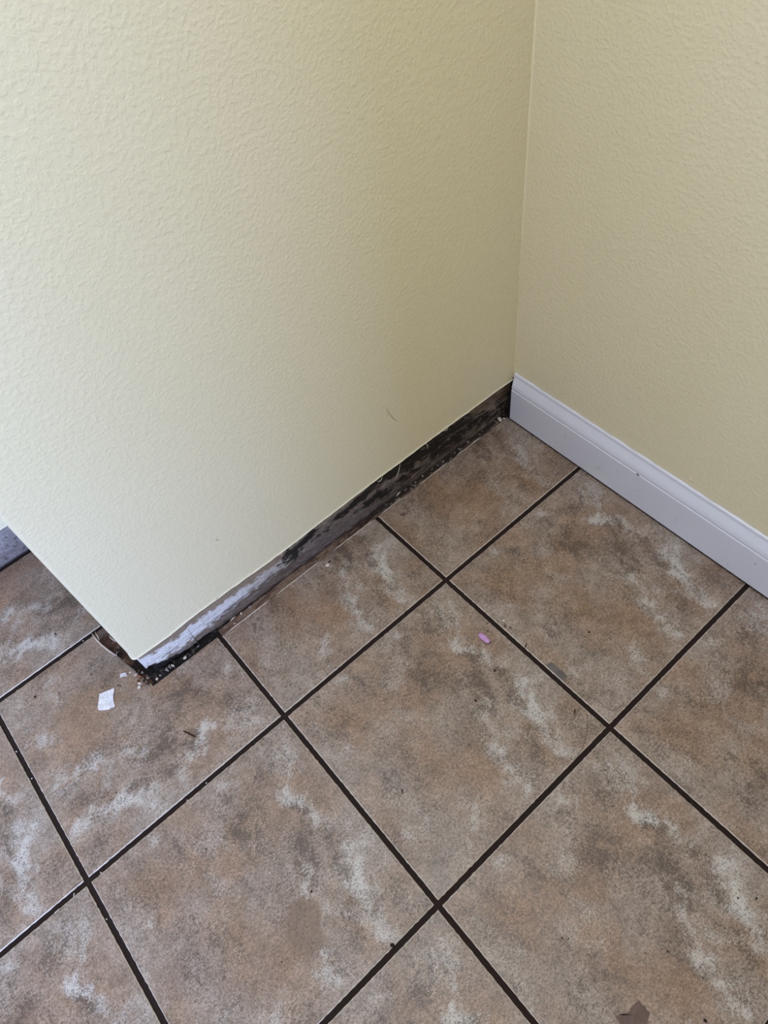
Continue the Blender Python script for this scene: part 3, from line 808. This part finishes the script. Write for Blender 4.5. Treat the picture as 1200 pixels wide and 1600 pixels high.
# crumbled plaster at the rotted outside corner
CR = [(-.4068, .6495, .0085, CRUMB_W, 'white crumb at the top of the crumble heap by the corner'), (-.4135, .6107, .010, CRUMB_B, 'rusty crumb on the left of the corner heap'),
      (-.3969, .6213, .013, CRUMB_B, 'largest rusty brown crumb of the corner heap'), (-.4153, .5951, .009, CRUMB_W, 'white crumb in the middle of the corner heap'),
      (-.4255, .5800, .011, CRUMB_W, 'pale crumb lowest in the corner heap'), (-.3720, .5952, .009, CRUMB_G, 'grey crumb between heap and black hole'),
      (-.4209, .6791, .005, CRUMB_W, 'tiny white crumb just above the corner heap'), (-.3416, .5590, .007, CRUMB_W, 'white crumb at the tip of the black hole'),
      (-.2516, .5640, .0085, CRUMB_W, 'white crumb in the black gap right of the corner'), (-.322, .565, .006, CRUMB_G, 'grey crumb in the black gap near its tip'),
      (-.1869, .5570, .0095, CRUMB_W, 'brightest white crumb along the black gap'), (-.2824, .5640, .011, CRUMB_G, 'grey plaster lump in the black gap'),
      (-.3790, .6350, .008, CRUMB_G, 'grey crumb against the wall end at the heap'), (-.1051, .5640, .006, CRUMB_G, 'grey crumb at the right of the black gap'),
      (-.2653, .5690, .010, CRUMB_G, 'pale grey lump beside the white crumb in the gap'), (-.3850, .5700, .010, BLACKC, 'black lump under the corner heap'),
      (-.3930, .5950, .008, BLACKC, 'black crumb in the corner heap'), (-.3010, .5800, .014, BLACKC, 'large black lump in the hole behind the corner'),
      (-.2350, .5800, .011, BLACKC, 'black lump in the gap behind the white crumb'), (-.4010, .5800, .007, CRUMB_B, 'small rusty crumb low in the corner heap'),
      (-.4330, .6010, .005, CRUMB_B, 'tiny rusty crumb left of the corner heap')]
for k, (x, y, r, m_, l) in enumerate(CR):
    o = blob('plaster_crumb', (x, y, -.001 if y < .6 and x > -.36 else -.0003), (r * .85, r * .62, r * .6), m_, seed=k + 3, sub=2, rough=1.15, rot=k)
    tag(o, l, 'crumb', 'crumbled plaster at the rotted wall corner')
# bits lying on the mortar strip
MB = [(.1999, .562, .0085, CRUMB_G, 'grey crumb on the mortar strip, right of two close together'), (.1468, .562, .007, CRUMB_W, 'pale crumb on the mortar strip right of the black gap'),
      (1.3571, .556, .005, CRUMB_W, 'tiny pale crumb on the blackened mortar strip'), (1.30, .552, .006, CRUMB_G, 'grey crumb on the blackened mortar strip, right of the white sliver'),
      (1.5417, .5337, .005, CRUMB_G, 'small grey crumb at the edge of the blackened strip'), (1.940, .540, .015, CRUMB_W, 'largest pale plaster crumb in the back corner beside the baseboard'),
      (1.9633, .528, .007, CRUMB_W, 'small pale crumb in the back corner touching the tile'), (1.915, .535, .006, CRUMB_G, 'grey crumb left of the plaster crumb in the back corner')]
for k, (x, y, r, m_, l) in enumerate(MB):
    o = blob('plaster_crumb', (x, y, .0002), (r, r * .7, r * .6), m_, seed=k + 31, sub=2, rough=.6, rot=k * .9)
    tag(o, l, 'crumb', 'plaster bits along the foot of the mouldy wall')
for a, b, l in [((.118, .570), (.085, .567), 'pale thin sliver on the mortar strip near the black gap'), ((.098, .543), (.088, .540), 'tiny pale sliver at the tile edge near the black gap'),
                ((1.165, .556), (1.20, .562), 'white sliver on the blackened mortar strip')]:
    o = tube('plaster_sliver', [(a[0], a[1], .004), ((a[0] + b[0]) / 2, (a[1] + b[1]) / 2, .006), (b[0], b[1], .004)], .0035, CRUMB_W); tag(o, l, 'debris')
